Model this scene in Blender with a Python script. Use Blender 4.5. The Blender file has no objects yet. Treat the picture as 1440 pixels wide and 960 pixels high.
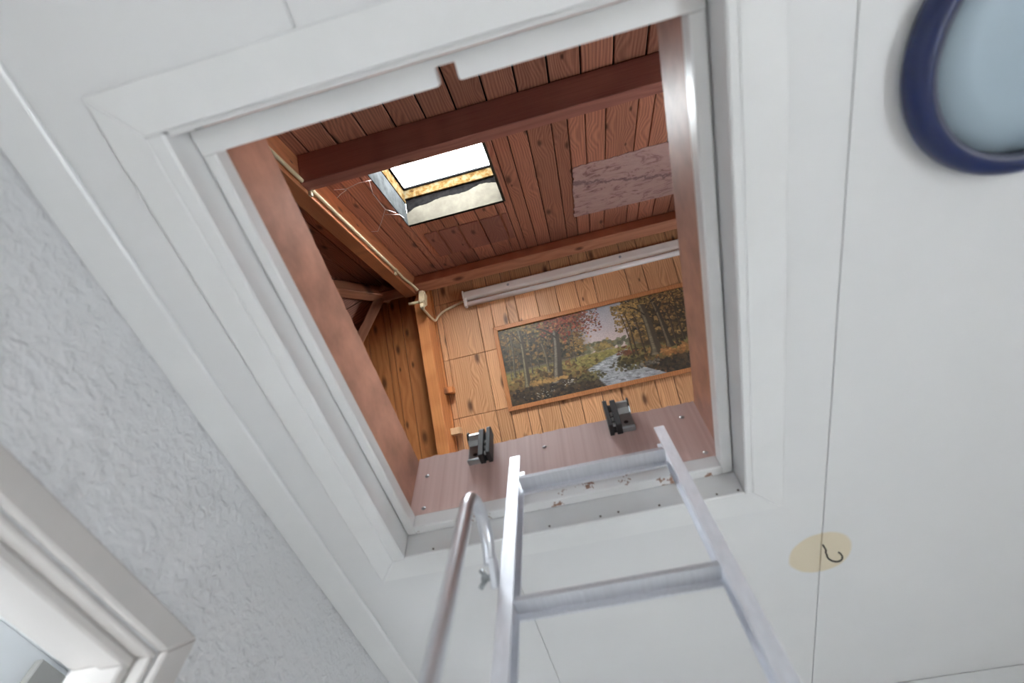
import bpy, bmesh, math, random
import numpy as np
from mathutils import Vector, Matrix

random.seed(7)
scene = bpy.context.scene
col = scene.collection

# ------------------------------------------------------------------ camera
S = 0.66                                   # metres per layout unit (camera to hatch trim = 1 unit)
O = Vector((0.0, 0.0, 1.80))               # camera position
R = Matrix(((0.967663, 0.251340, -0.021368),
            (-0.227064, 0.831029, -0.507773),
            (-0.109866, 0.496205, 0.861226)))       # rows: image right, image down, view direction
cd = bpy.data.cameras.new('camera')
cam = bpy.data.objects.new('camera', cd)
col.objects.link(cam)
rx, dn, fw = Vector(R[0]).normalized(), Vector(R[1]).normalized(), Vector(R[2]).normalized()
M = Matrix((rx, -dn, -fw)).transposed().to_4x4()
M.translation = O
cam.matrix_world = M
cd.sensor_width = 36.0
cd.lens = 731.44 / 1440 * 36.0
cd.clip_start = 0.02
cd.dof.use_dof = True
cd.dof.focus_distance = 2.1
cd.dof.aperture_fstop = 2.8
scene.camera = cam

# ------------------------------------------------------------------ world: overcast daylight
SKY = 62.0
w = bpy.data.worlds.new('overcast_sky')
scene.world = w
w.use_nodes = True
nt = w.node_tree
bg = nt.nodes['Background']
bg.inputs['Color'].default_value = (0.93, 0.96, 1.0, 1)
bg.inputs['Strength'].default_value = SKY
scene.view_settings.view_transform = 'Standard'
scene.view_settings.look = 'None'
scene.view_settings.gamma = 1.0
scene.view_settings.use_curve_mapping = False
scene.view_settings.exposure = 0.0

def portal(name, loc, size, direction):
    l = bpy.data.lights.new(name, 'AREA')
    l.shape = 'RECTANGLE'
    l.size, l.size_y = size
    l.cycles.is_portal = True
    o = bpy.data.objects.new(name, l)
    col.objects.link(o)
    o.location = loc
    o.rotation_euler = Vector(direction).to_track_quat('-Z', 'Y').to_euler()
    return o

# ------------------------------------------------------------------ layout constants (units)
CEIL = 1.012
YR, ZR = 1.8237, 4.8237                    # ridge line of the roof (45 degree pitch)
XN = -1.69                                 # x of the ridge end, where the hip starts
q = 1 / math.sqrt(2)
EX = Vector((1, 0, 0)); EY = Vector((0, 1, 0)); EZ = Vector((0, 0, 1))
RIDGE = Vector((0, YR, ZR))
REAR = (RIDGE, EX, Vector((0, q, q)), Vector((0, -q, q)))      # origin, x, along slope (upwards +), outwards
FRONT = (RIDGE, EX, Vector((0, q, -q)), Vector((0, q, q)))     # along slope downwards +
FLAT = (Vector((0, 0, 0)), EX, EY, EZ)

# ------------------------------------------------------------------ helpers
def W(p):
    return Vector(p) * S + O

def place(ob, parent):
    if parent is not None:
        ob.parent = parent
        t = parent
        off = Vector((0, 0, 0))
        mw = t.get('_m')
        ob.matrix_parent_inverse = MATS[t.name].inverted()

MATS = {}

def link(name, me, mat, parent=None, matrix=None, smooth=False):
    ob = bpy.data.objects.new(name, me)
    col.objects.link(ob)
    if mat is not None and len(me.materials) == 0:
        me.materials.append(mat)
    m = matrix if matrix is not None else Matrix.Identity(4)
    ob.matrix_world = m
    MATS[ob.name] = m.copy()
    if parent is not None:
        ob.parent = parent
        ob.matrix_parent_inverse = MATS[parent.name].inverted()
    if smooth:
        for p in me.polygons:
            p.use_smooth = True
    return ob

def fmat(frame, at=(0, 0, 0)):
    o, ex, ey, ez = frame
    p = o + ex * at[0] + ey * at[1] + ez * at[2]
    m = Matrix((ex, ey, ez)).transposed().to_4x4()
    m.translation = W(p)
    return m

def bm_mesh(name, bm):
    bmesh.ops.recalc_face_normals(bm, faces=bm.faces)
    me = bpy.data.meshes.new(name)
    bm.to_mesh(me)
    bm.free()
    return me

def box(name, frame, lo, hi, mat, parent=None, bev=0.0):
    """bevelled box; lo/hi in units along the frame axes; its own origin at the middle of its low end"""
    c = [(a + b) / 2 for a, b in zip(lo, hi)]
    d = [abs(b - a) * S for a, b in zip(lo, hi)]
    bm = bmesh.new()
    bmesh.ops.create_cube(bm, size=1.0)
    for v in bm.verts:
        v.co = Vector((v.co.x * d[0], v.co.y * d[1], v.co.z * d[2]))
    if bev > 0:
        bmesh.ops.bevel(bm, geom=bm.edges[:], offset=min(bev * S, min(d) * 0.4), segments=1, affect='EDGES', profile=0.5)
    return link(name, bm_mesh(name, bm), mat, parent, fmat(frame, c))

def prism(name, frame, poly, t0, t1, mat, parent=None, bev=0.0, swap=None):
    """polygon in the frame's first two axes, extruded along the third"""
    cx = sum(p[0] for p in poly) / len(poly)
    cy = sum(p[1] for p in poly) / len(poly)
    bm = bmesh.new()
    vs = [bm.verts.new(((p[0] - cx) * S, (p[1] - cy) * S, 0)) for p in poly]
    f = bm.faces.new(vs)
    r = bmesh.ops.extrude_face_region(bm, geom=[f])
    for e in r['geom']:
        if isinstance(e, bmesh.types.BMVert):
            e.co.z += (t1 - t0) * S
    bmesh.ops.recalc_face_normals(bm, faces=bm.faces)
    if bev > 0:
        eds = [e for e in bm.edges if len(e.link_faces) == 2 and e.calc_face_angle(0) > 0.5]
        bmesh.ops.bevel(bm, geom=eds, offset=bev * S, segments=1, affect='EDGES', profile=0.5)
    return link(name, bm_mesh(name, bm), mat, parent, fmat(frame, (cx, cy, t0)))

def tube_bm(bm, pts, rad, n=10, cap=True):
    """sweep a circle along points (units, absolute); rad number or list"""
    P = [Vector(p) for p in pts]
    rads = rad if isinstance(rad, (list, tuple)) else [rad] * len(P)
    up = None
    rings = []
    for i, p in enumerate(P):
        t = (P[min(i + 1, len(P) - 1)] - P[max(i - 1, 0)]).normalized()
        if up is None:
            a = Vector((0, 0, 1)) if abs(t.z) < 0.9 else Vector((1, 0, 0))
            up = (a - t * a.dot(t)).normalized()
        else:
            up = (up - t * up.dot(t)).normalized()
        s = t.cross(up)
        rings.append([bm.verts.new((p + (up * math.cos(2 * math.pi * k / n) + s * math.sin(2 * math.pi * k / n)) * rads[i])) for k in range(n)])
    for a, b in zip(rings, rings[1:]):
        for k in range(n):
            bm.faces.new((a[k], a[(k + 1) % n], b[(k + 1) % n], b[k]))
    if cap:
        bm.faces.new(rings[0][::-1])
        bm.faces.new(rings[-1])

def smooth_path(pts, n=6):
    P = [Vector(p) for p in pts]
    out = []
    for i in range(len(P) - 1):
        p0, p1, p2, p3 = P[max(i - 1, 0)], P[i], P[i + 1], P[min(i + 2, len(P) - 1)]
        for k in range(n):
            t = k / n
            out.append(0.5 * ((2 * p1) + (p2 - p0) * t + (2 * p0 - 5 * p1 + 4 * p2 - p3) * t * t + (3 * p1 - p0 - 3 * p2 + p3) * t ** 3))
    out.append(P[-1])
    return out

def abs_mesh(name, bm, mat, parent=None, smooth=True, base=None):
    """bm holds absolute unit coordinates; the origin goes to base (units) or the lowest point"""
    if base is None:
        lo = min(bm.verts, key=lambda v: v.co.z).co
        base = lo.copy()
    b = Vector(base)
    for v in bm.verts:
        v.co = (v.co - b) * S
    return link(name, bm_mesh(name, bm), mat, parent, Matrix.Translation(W(b)), smooth)

def tube(name, pts, rad, mat, parent=None, n=10):
    bm = bmesh.new()
    tube_bm(bm, pts, rad, n)
    return abs_mesh(name, bm, mat, parent)

def lathe(name, frame, at, prof, mat, parent=None, n=48):
    """profile of (radius, height) turned round the frame's third axis at a point"""
    bm = bmesh.new()
    rings = []
    for r, h in prof:
        if r < 1e-6:
            rings.append([bm.verts.new((0, 0, h * S))])
        else:
            rings.append([bm.verts.new((r * S * math.cos(2 * math.pi * k / n), r * S * math.sin(2 * math.pi * k / n), h * S)) for k in range(n)])
    for a, b in zip(rings, rings[1:]):
        for k in range(n):
            if len(a) == 1 and len(b) == 1:
                continue
            if len(a) == 1:
                bm.faces.new((a[0], b[k], b[(k + 1) % n]))
            elif len(b) == 1:
                bm.faces.new((a[k], a[(k + 1) % n], b[0]))
            else:
                bm.faces.new((a[k], a[(k + 1) % n], b[(k + 1) % n], b[k]))
    return link(name, bm_mesh(name, bm), mat, parent, fmat(frame, at), True)

def tag(ob, label, cat, group=None, kind=None):
    ob['label'] = label
    ob['category'] = cat
    if group:
        ob['group'] = group
    if kind:
        ob['kind'] = kind
    return ob

def struct(ob, label, cat):
    return tag(ob, label, cat, kind='structure')

def empty(name, at):
    o = bpy.data.objects.new(name, None)
    col.objects.link(o)
    o.location = W(at)
    o.empty_display_size = 0.05
    MATS[o.name] = Matrix.Translation(W(at))
    return o

# ------------------------------------------------------------------ materials
def lin(c):
    return tuple((x / 255 / 12.92) if x / 255 <= 0.04045 else ((x / 255 + 0.055) / 1.055) ** 2.4 for x in c)

def mat_new(name):
    m = bpy.data.materials.new(name)
    m.use_nodes = True
    nt = m.node_tree
    return m, nt, nt.nodes['Principled BSDF']

def N(nt, typ, **kw):
    n = nt.nodes.new(typ)
    for k, v in kw.items():
        if k in n.inputs.keys():
            n.inputs[k].default_value = v
        else:
            setattr(n, k, v)
    return n

def paint(name, c, rough=0.4, var=0.04, scale=6.0, bump=0.0, bscale=60.0, metal=0.0, coord='Object', stretch=(1, 1, 1), spec=0.5):
    m, nt, b = mat_new(name)
    L = nt.links
    tc = N(nt, 'ShaderNodeTexCoord')
    mp = N(nt, 'ShaderNodeMapping')
    mp.inputs['Scale'].default_value = stretch
    L.new(tc.outputs[coord], mp.inputs['Vector'])
    no = N(nt, 'ShaderNodeTexNoise', Scale=scale, Detail=5.0, Roughness=0.6)
    L.new(mp.outputs[0], no.inputs['Vector'])
    cr = N(nt, 'ShaderNodeValToRGB')
    cr.color_ramp.elements[0].position = 0.3
    cr.color_ramp.elements[1].position = 0.7
    cr.color_ramp.elements[0].color = tuple(x * (1 - var) for x in c) + (1,)
    cr.color_ramp.elements[1].color = tuple(min(1, x * (1 + var)) for x in c) + (1,)
    L.new(no.outputs['Fac'], cr.inputs['Fac'])
    L.new(cr.outputs['Color'], b.inputs['Base Color'])
    b.inputs['Roughness'].default_value = rough
    b.inputs['Metallic'].default_value = metal
    b.inputs['Specular IOR Level'].default_value = spec
    if bump > 0:
        n2 = N(nt, 'ShaderNodeTexNoise', Scale=bscale, Detail=4.0)
        L.new(mp.outputs[0], n2.inputs['Vector'])
        bp = N(nt, 'ShaderNodeBump', Strength=bump, Distance=0.004)
        L.new(n2.outputs['Fac'], bp.inputs['Height'])
        L.new(bp.outputs[0], b.inputs['Normal'])
    return m

def wood(name, light, dark, knot=(0.06, 0.02, 0.01), rough=0.45, knots=True, var=0.35, ring=8.0, spec=0.4):
    m, nt, b = mat_new(name)
    L = nt.links
    tc = N(nt, 'ShaderNodeTexCoord')
    oi = N(nt, 'ShaderNodeObjectInfo')
    mul = N(nt, 'ShaderNodeVectorMath', operation='MULTIPLY')
    comb = N(nt, 'ShaderNodeCombineXYZ')
    for k in range(3):
        L.new(oi.outputs['Random'], comb.inputs[k])
    L.new(comb.outputs[0], mul.inputs[0])
    mul.inputs[1].default_value = (13.7, 57.3, 7.1)
    add = N(nt, 'ShaderNodeVectorMath', operation='ADD')
    L.new(tc.outputs['Object'], add.inputs[0])
    L.new(mul.outputs[0], add.inputs[1])
    # slow waviness of the fibres
    mw = N(nt, 'ShaderNodeMapping'); mw.inputs['Scale'].default_value = (3, 1.6, 3)
    L.new(add.outputs[0], mw.inputs['Vector'])
    nw = N(nt, 'ShaderNodeTexNoise', Scale=1.6, Detail=2.0)
    L.new(mw.outputs[0], nw.inputs['Vector'])
    # knots
    mk = N(nt, 'ShaderNodeMapping'); mk.inputs['Scale'].default_value = (9.0, 3.6, 9.0)
    L.new(add.outputs[0], mk.inputs['Vector'])
    vo = N(nt, 'ShaderNodeTexVoronoi', voronoi_dimensions='2D', Scale=1.0, Randomness=1.0)
    L.new(mk.outputs[0], vo.inputs['Vector'])
    # rings: across + bulge round the knots
    sx = N(nt, 'ShaderNodeSeparateXYZ')
    L.new(add.outputs[0], sx.inputs[0])
    m1 = N(nt, 'ShaderNodeMath', operation='MULTIPLY_ADD')
    L.new(nw.outputs['Fac'], m1.inputs[0]); m1.inputs[1].default_value = 0.055
    L.new(sx.outputs[0], m1.inputs[2])
    kn = N(nt, 'ShaderNodeMapRange')
    kn.inputs['From Min'].default_value = 0.45; kn.inputs['From Max'].default_value = 0.0
    kn.inputs['To Min'].default_value = 0.0; kn.inputs['To Max'].default_value = 0.035
    L.new(vo.outputs['Distance'], kn.inputs['Value'])
    m2 = N(nt, 'ShaderNodeMath', operation='ADD')
    L.new(m1.outputs[0], m2.inputs[0]); L.new(kn.outputs[0], m2.inputs[1])
    fr = N(nt, 'ShaderNodeMath', operation='MULTIPLY'); fr.inputs[1].default_value = ring * 60
    L.new(m2.outputs[0], fr.inputs[0])
    sn = N(nt, 'ShaderNodeMath', operation='SINE'); L.new(fr.outputs[0], sn.inputs[0])
    # fine fibres
    mg = N(nt, 'ShaderNodeMapping'); mg.inputs['Scale'].default_value = (190, 4, 190)
    L.new(add.outputs[0], mg.inputs['Vector'])
    ng = N(nt, 'ShaderNodeTexNoise', Scale=1.0, Detail=3.0)
    L.new(mg.outputs[0], ng.inputs['Vector'])
    ns = N(nt, 'ShaderNodeMath', operation='MULTIPLY_ADD')
    L.new(sn.outputs[0], ns.inputs[0]); ns.inputs[1].default_value = 0.20
    L.new(ng.outputs['Fac'], ns.inputs[2])
    cr = N(nt, 'ShaderNodeValToRGB')
    cr.color_ramp.elements[0].position = 0.2; cr.color_ramp.elements[0].color = tuple(light) + (1,)
    cr.color_ramp.elements[1].position = 0.95; cr.color_ramp.elements[1].color = tuple(dark) + (1,)
    L.new(ns.outputs[0], cr.inputs['Fac'])
    out = cr.outputs['Color']
    if knots:
        km = N(nt, 'ShaderNodeMapRange')
        km.inputs['From Min'].default_value = 0.16; km.inputs['From Max'].default_value = 0.05
        sc = N(nt, 'ShaderNodeSeparateColor'); L.new(vo.outputs['Color'], sc.inputs[0])
        sz = N(nt, 'ShaderNodeMath', operation='MULTIPLY_ADD'); sz.inputs[1].default_value = 1.0; sz.inputs[2].default_value = 0.35
        L.new(sc.outputs[1], sz.inputs[0])
        dv = N(nt, 'ShaderNodeMath', operation='DIVIDE')
        L.new(vo.outputs['Distance'], dv.inputs[0]); L.new(sz.outputs[0], dv.inputs[1])
        L.new(dv.outputs[0], km.inputs['Value'])
        gt = N(nt, 'ShaderNodeMath', operation='GREATER_THAN'); gt.inputs[1].default_value = 0.5
        L.new(sc.outputs[0], gt.inputs[0])
        kk = N(nt, 'ShaderNodeMath', operation='MULTIPLY'); L.new(km.outputs[0], kk.inputs[0]); L.new(gt.outputs[0], kk.inputs[1])
        k8 = N(nt, 'ShaderNodeMath', operation='MULTIPLY'); L.new(kk.outputs[0], k8.inputs[0]); k8.inputs[1].default_value = 0.8
        mx = N(nt, 'ShaderNodeMix', data_type='RGBA')
        L.new(k8.outputs[0], mx.inputs[0]); L.new(out, mx.inputs[6]); mx.inputs[7].default_value = tuple(knot) + (1,)
        out = mx.outputs[2]
    hs = N(nt, 'ShaderNodeHueSaturation')
    mr = N(nt, 'ShaderNodeMapRange')
    mr.inputs['To Min'].default_value = 1 - var; mr.inputs['To Max'].default_value = 1 + var * 0.6
    L.new(oi.outputs['Random'], mr.inputs['Value'])
    L.new(mr.outputs[0], hs.inputs['Value'])
    L.new(out, hs.inputs['Color'])
    L.new(hs.outputs[0], b.inputs['Base Color'])
    b.inputs['Roughness'].default_value = rough
    b.inputs['Specular IOR Level'].default_value = spec
    bp = N(nt, 'ShaderNodeBump', Strength=0.25, Distance=0.001)
    L.new(ns.outputs[0], bp.inputs['Height'])
    L.new(bp.outputs[0], b.inputs['Normal'])
    return m

WHITE = (0.80, 0.80, 0.80)
M_white = paint('white_gloss_paint', WHITE, 0.30, 0.02, 5, 0.08, 40)
M_trim = paint('white_trim_paint', (0.83, 0.83, 0.828), 0.30, 0.03, 7, 0.10, 30)
M_wallpaint = paint('plain_white_wall', (0.80, 0.81, 0.82), 0.7, 0.02, 3)
M_floor = wood('light_floor_boards', (0.60, 0.53, 0.46), (0.46, 0.39, 0.32), knots=False, ring=2)
M_pine = wood('honey_pine_boards', (0.72, 0.39, 0.195), (0.42, 0.18, 0.075), var=0.18)
M_red = wood('red_brown_pine_boards', (0.60, 0.265, 0.165), (0.32, 0.115, 0.075), var=0.26)
M_patch = wood('dark_patch_boards', (0.36, 0.15, 0.11), (0.24, 0.09, 0.07), var=0.2)
M_beam = wood('stained_roof_timber', (0.56, 0.25, 0.14), (0.40, 0.15, 0.08), var=0.10, ring=2.5)
M_beamdark = wood('dark_stained_timber', (0.44, 0.18, 0.135), (0.32, 0.115, 0.09), var=0.1, ring=2.5)
M_rafter = wood('orange_rafter_timber', (0.62, 0.25, 0.088), (0.44, 0.15, 0.048), var=0.05, ring=2.5)
M_rearrafter = wood('red_orange_rafter_timber', (0.54, 0.215, 0.095), (0.38, 0.135, 0.058), var=0.05, ring=2.5)
M_frame = wood('picture_frame_wood', (0.50, 0.21, 0.08), (0.38, 0.14, 0.05), knots=False, var=0.05)
M_block = wood('pale_wood_block', (0.72, 0.50, 0.30), (0.6, 0.38, 0.2), knots=False, var=0.05)
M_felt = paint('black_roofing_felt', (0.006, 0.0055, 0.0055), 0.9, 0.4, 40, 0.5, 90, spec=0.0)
M_underlay = paint('dark_roof_underlay', (0.025, 0.015, 0.012), 0.9, 0.2, 10)
M_liner = paint('brown_hardboard', (0.40, 0.195, 0.135), 0.42, 0.30, 14, 0.05, 25)
M_alu = paint('brushed_aluminium', (0.86, 0.88, 0.93), 0.58, 0.05, 3, 0.06, 40, metal=1.0, stretch=(40, 40, 1))
M_alustep = paint('ribbed_aluminium_step', (0.76, 0.77, 0.81), 0.5, 0.05, 3, 0.05, 30, metal=1.0, stretch=(2, 60, 60))
M_alutube = paint('satin_aluminium_tube', (0.74, 0.75, 0.79), 0.36, 0.04, 6, metal=1.0)
M_grey = paint('grey_cast_metal', (0.34, 0.36, 0.37), 0.35, 0.1, 30, metal=0.6)
M_black = paint('black_rubber', (0.012, 0.012, 0.013), 0.5, 0.2, 30)
M_steel = paint('steel_screw', (0.45, 0.45, 0.46), 0.35, 0.1, 60, metal=1.0)
M_rust = paint('rusted_nail', (0.10, 0.075, 0.06), 0.8, 0.3, 80)
M_iron = paint('dark_iron_hook', (0.05, 0.045, 0.04), 0.45, 0.3, 60, metal=0.7)
M_cream = paint('cream_conduit', (0.72, 0.60, 0.40), 0.35, 0.10, 20)
M_lampwhite = paint('off_white_enamel', (0.90, 0.83, 0.78), 0.35, 0.04, 12)
M_tube = paint('frosted_lamp_tube', (0.90, 0.85, 0.84), 0.22, 0.02, 12)
M_navy = paint('navy_blue_lacquer', (0.005, 0.014, 0.078), 0.28, 0.06, 8)
M_lip = paint('grey_blue_lip', (0.10, 0.105, 0.15), 0.35, 0.05, 8)
M_paleblue = paint('pale_blue_diffuser', (0.36, 0.45, 0.52), 0.40, 0.01, 3)
M_chrome = paint('white_metal_clip', (0.75, 0.75, 0.75), 0.3, 0.03, 8)
M_web = paint('cobweb_silk', (0.75, 0.70, 0.68), 0.9, 0.05, 30)
M_panel = paint('grey_wall_panel', (0.33, 0.32, 0.30), 0.6, 0.03, 8)
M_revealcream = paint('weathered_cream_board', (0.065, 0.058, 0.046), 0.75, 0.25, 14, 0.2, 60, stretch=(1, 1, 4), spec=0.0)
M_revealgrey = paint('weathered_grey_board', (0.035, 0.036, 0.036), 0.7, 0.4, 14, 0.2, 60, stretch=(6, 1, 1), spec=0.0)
M_warmlining = paint('warm_white_door_paint', (0.60, 0.57, 0.55), 0.4, 0.03, 5)

# rust-speckled skylight frame
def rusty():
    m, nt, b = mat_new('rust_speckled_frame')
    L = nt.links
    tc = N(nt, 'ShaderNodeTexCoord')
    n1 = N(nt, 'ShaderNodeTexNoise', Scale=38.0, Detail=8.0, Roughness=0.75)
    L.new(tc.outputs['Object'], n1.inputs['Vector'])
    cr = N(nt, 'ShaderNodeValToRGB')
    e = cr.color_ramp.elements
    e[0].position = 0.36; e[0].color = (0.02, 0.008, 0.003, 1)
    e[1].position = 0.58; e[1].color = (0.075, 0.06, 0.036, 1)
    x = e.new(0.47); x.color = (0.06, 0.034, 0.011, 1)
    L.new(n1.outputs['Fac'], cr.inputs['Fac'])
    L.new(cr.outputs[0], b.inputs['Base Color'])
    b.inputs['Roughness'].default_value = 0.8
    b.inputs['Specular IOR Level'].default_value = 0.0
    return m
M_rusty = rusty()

# ceiling board: white with the round yellowed spot left by an old lamp (world position)
def ceiling_mat():
    m, nt, b = mat_new('white_ceiling_panel')
    L = nt.links
    g = N(nt, 'ShaderNodeNewGeometry')
    d = N(nt, 'ShaderNodeVectorMath', operation='DISTANCE')
    c = W((0.585, 1.548, CEIL))
    d.inputs[1].default_value = c
    nz = N(nt, 'ShaderNodeTexNoise', Scale=9.0, Detail=3.0)
    L.new(g.outputs['Position'], nz.inputs['Vector'])
    L.new(g.outputs['Position'], d.inputs[0])
    w1 = N(nt, 'ShaderNodeMath', operation='MULTIPLY_ADD')
    L.new(nz.outputs['Fac'], w1.inputs[0]); w1.inputs[1].default_value = 0.016
    L.new(d.outputs['Value'], w1.inputs[2])
    mr = N(nt, 'ShaderNodeMapRange')
    mr.inputs['From Min'].default_value = 0.072; mr.inputs['From Max'].default_value = 0.066
    L.new(w1.outputs[0], mr.inputs['Value'])
    n2 = N(nt, 'ShaderNodeTexNoise', Scale=3.0, Detail=6.0, Roughness=0.6)
    L.new(g.outputs['Position'], n2.inputs['Vector'])
    cr = N(nt, 'ShaderNodeValToRGB')
    cr.color_ramp.elements[0].position = 0.3; cr.color_ramp.elements[0].color = (0.775, 0.775, 0.778, 1)
    cr.color_ramp.elements[1].position = 0.7; cr.color_ramp.elements[1].color = (0.81, 0.81, 0.812, 1)
    L.new(n2.outputs['Fac'], cr.inputs['Fac'])
    mx = N(nt, 'ShaderNodeMix', data_type='RGBA')
    L.new(mr.outputs[0], mx.inputs[0]); L.new(cr.outputs[0], mx.inputs[6])
    mx.inputs[7].default_value = (0.74, 0.65, 0.49, 1)
    L.new(mx.outputs[2], b.inputs['Base Color'])
    b.inputs['Roughness'].default_value = 0.45
    return m
M_ceil = ceiling_mat()

def stucco():
    m, nt, b = mat_new('rough_white_stucco')
    L = nt.links
    tc = N(nt, 'ShaderNodeTexCoord')
    mp = N(nt, 'ShaderNodeMapping'); mp.inputs['Scale'].default_value = (1, 1.0, 1.35)
    mp.inputs['Rotation'].default_value = (0.5, 0, 0)
    L.new(tc.outputs['Object'], mp.inputs['Vector'])
    n1 = N(nt, 'ShaderNodeTexNoise', Scale=65.0, Detail=5.0, Roughness=0.6, Distortion=0.4)
    n2 = N(nt, 'ShaderNodeTexNoise', Scale=20.0, Detail=3.0)
    L.new(mp.outputs[0], n1.inputs['Vector']); L.new(mp.outputs[0], n2.inputs['Vector'])
    mul = N(nt, 'ShaderNodeMath', operation='MULTIPLY')
    cr = N(nt, 'ShaderNodeMapRange')
    cr.inputs['From Min'].default_value = 0.42; cr.inputs['From Max'].default_value = 0.70
    L.new(n1.outputs['Fac'], cr.inputs['Value'])
    L.new(cr.outputs[0], mul.inputs[0]); L.new(n2.outputs['Fac'], mul.inputs[1])
    bp = N(nt, 'ShaderNodeBump', Strength=0.9, Distance=0.006)
    L.new(mul.outputs[0], bp.inputs['Height'])
    L.new(bp.outputs[0], b.inputs['Normal'])
    b.inputs['Base Color'].default_value = (0.80, 0.80, 0.81, 1)
    b.inputs['Roughness'].default_value = 0.75
    return m
M_stucco = stucco()

# plywood front lining: bare above, chipped white paint along the bottom (local z up)
def ply():
    m, nt, b = mat_new('pinkish_plywood_with_chipped_paint')
    L = nt.links
    tc = N(nt, 'ShaderNodeTexCoord')
    mp = N(nt, 'ShaderNodeMapping'); mp.inputs['Scale'].default_value = (90, 1, 4)
    L.new(tc.outputs['Object'], mp.inputs['Vector'])
    n1 = N(nt, 'ShaderNodeTexNoise', Scale=1.0, Detail=4.0)
    L.new(mp.outputs[0], n1.inputs['Vector'])
    cr = N(nt, 'ShaderNodeValToRGB')
    cr.color_ramp.elements[0].position = 0.25; cr.color_ramp.elements[0].color = (0.70, 0.52, 0.48, 1)
    cr.color_ramp.elements[1].position = 0.8; cr.color_ramp.elements[1].color = (0.55, 0.36, 0.32, 1)
    L.new(n1.outputs['Fac'], cr.inputs['Fac'])
    sx = N(nt, 'ShaderNodeSeparateXYZ'); L.new(tc.outputs['Object'], sx.inputs[0])
    n2 = N(nt, 'ShaderNodeTexNoise', Scale=45.0, Detail=4.0)
    L.new(tc.outputs['Object'], n2.inputs['Vector'])
    ma = N(nt, 'ShaderNodeMath', operation='MULTIPLY_ADD')
    L.new(n2.outputs['Fac'], ma.inputs[0]); ma.inputs[1].default_value = 0.012
    L.new(sx.outputs[2], ma.inputs[2])
    lt = N(nt, 'ShaderNodeMath', operation='LESS_THAN'); lt.inputs[1].default_value = -0.062
    L.new(ma.outputs[0], lt.inputs[0])
    mx = N(nt, 'ShaderNodeMix', data_type='RGBA')
    L.new(lt.outputs[0], mx.inputs[0]); L.new(cr.outputs[0], mx.inputs[6]); mx.inputs[7].default_value = (0.8, 0.8, 0.8, 1)
    L.new(mx.outputs[2], b.inputs['Base Color'])
    b.inputs['Roughness'].default_value = 0.5
    return m
M_ply = ply()

def chipped():
    m, nt, b = mat_new('chipped_white_paint')
    L = nt.links
    tc = N(nt, 'ShaderNodeTexCoord')
    n2 = N(nt, 'ShaderNodeTexNoise', Scale=26.0, Detail=5.0, Roughness=0.7)
    L.new(tc.outputs['Object'], n2.inputs['Vector'])
    gt = N(nt, 'ShaderNodeMath', operation='GREATER_THAN'); gt.inputs[1].default_value = 0.625
    L.new(n2.outputs['Fac'], gt.inputs[0])
    mx = N(nt, 'ShaderNodeMix', data_type='RGBA')
    L.new(gt.outputs[0], mx.inputs[0]); mx.inputs[6].default_value = (0.80, 0.80, 0.80, 1); mx.inputs[7].default_value = (0.30, 0.17, 0.12, 1)
    L.new(mx.outputs[2], b.inputs['Base Color'])
    b.inputs['Roughness'].default_value = 0.3
    return m
M_chip = chipped()

def pane_mat():
    m, nt, b = mat_new('hazy_skylight_glass')
    L = nt.links
    t = N(nt, 'ShaderNodeBsdfTransparent'); t.inputs[0].default_value = (0.93, 0.95, 0.95, 1)
    tr = N(nt, 'ShaderNodeBsdfTranslucent'); tr.inputs[0].default_value = (0.9, 0.92, 0.92, 1)
    gl = N(nt, 'ShaderNodeBsdfGlossy', Roughness=0.05)
    m1 = N(nt, 'ShaderNodeMixShader'); m1.inputs[0].default_value = 0.2
    L.new(t.outputs[0], m1.inputs[1]); L.new(tr.outputs[0], m1.inputs[2])
    m2 = N(nt, 'ShaderNodeMixShader'); m2.inputs[0].default_value = 0.05
    L.new(m1.outputs[0], m2.inputs[1]); L.new(gl.outputs[0], m2.inputs[2])
    L.new(m2.outputs[0], nt.nodes['Material Output'].inputs[0])
    return m
M_pane = pane_mat()

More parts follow.
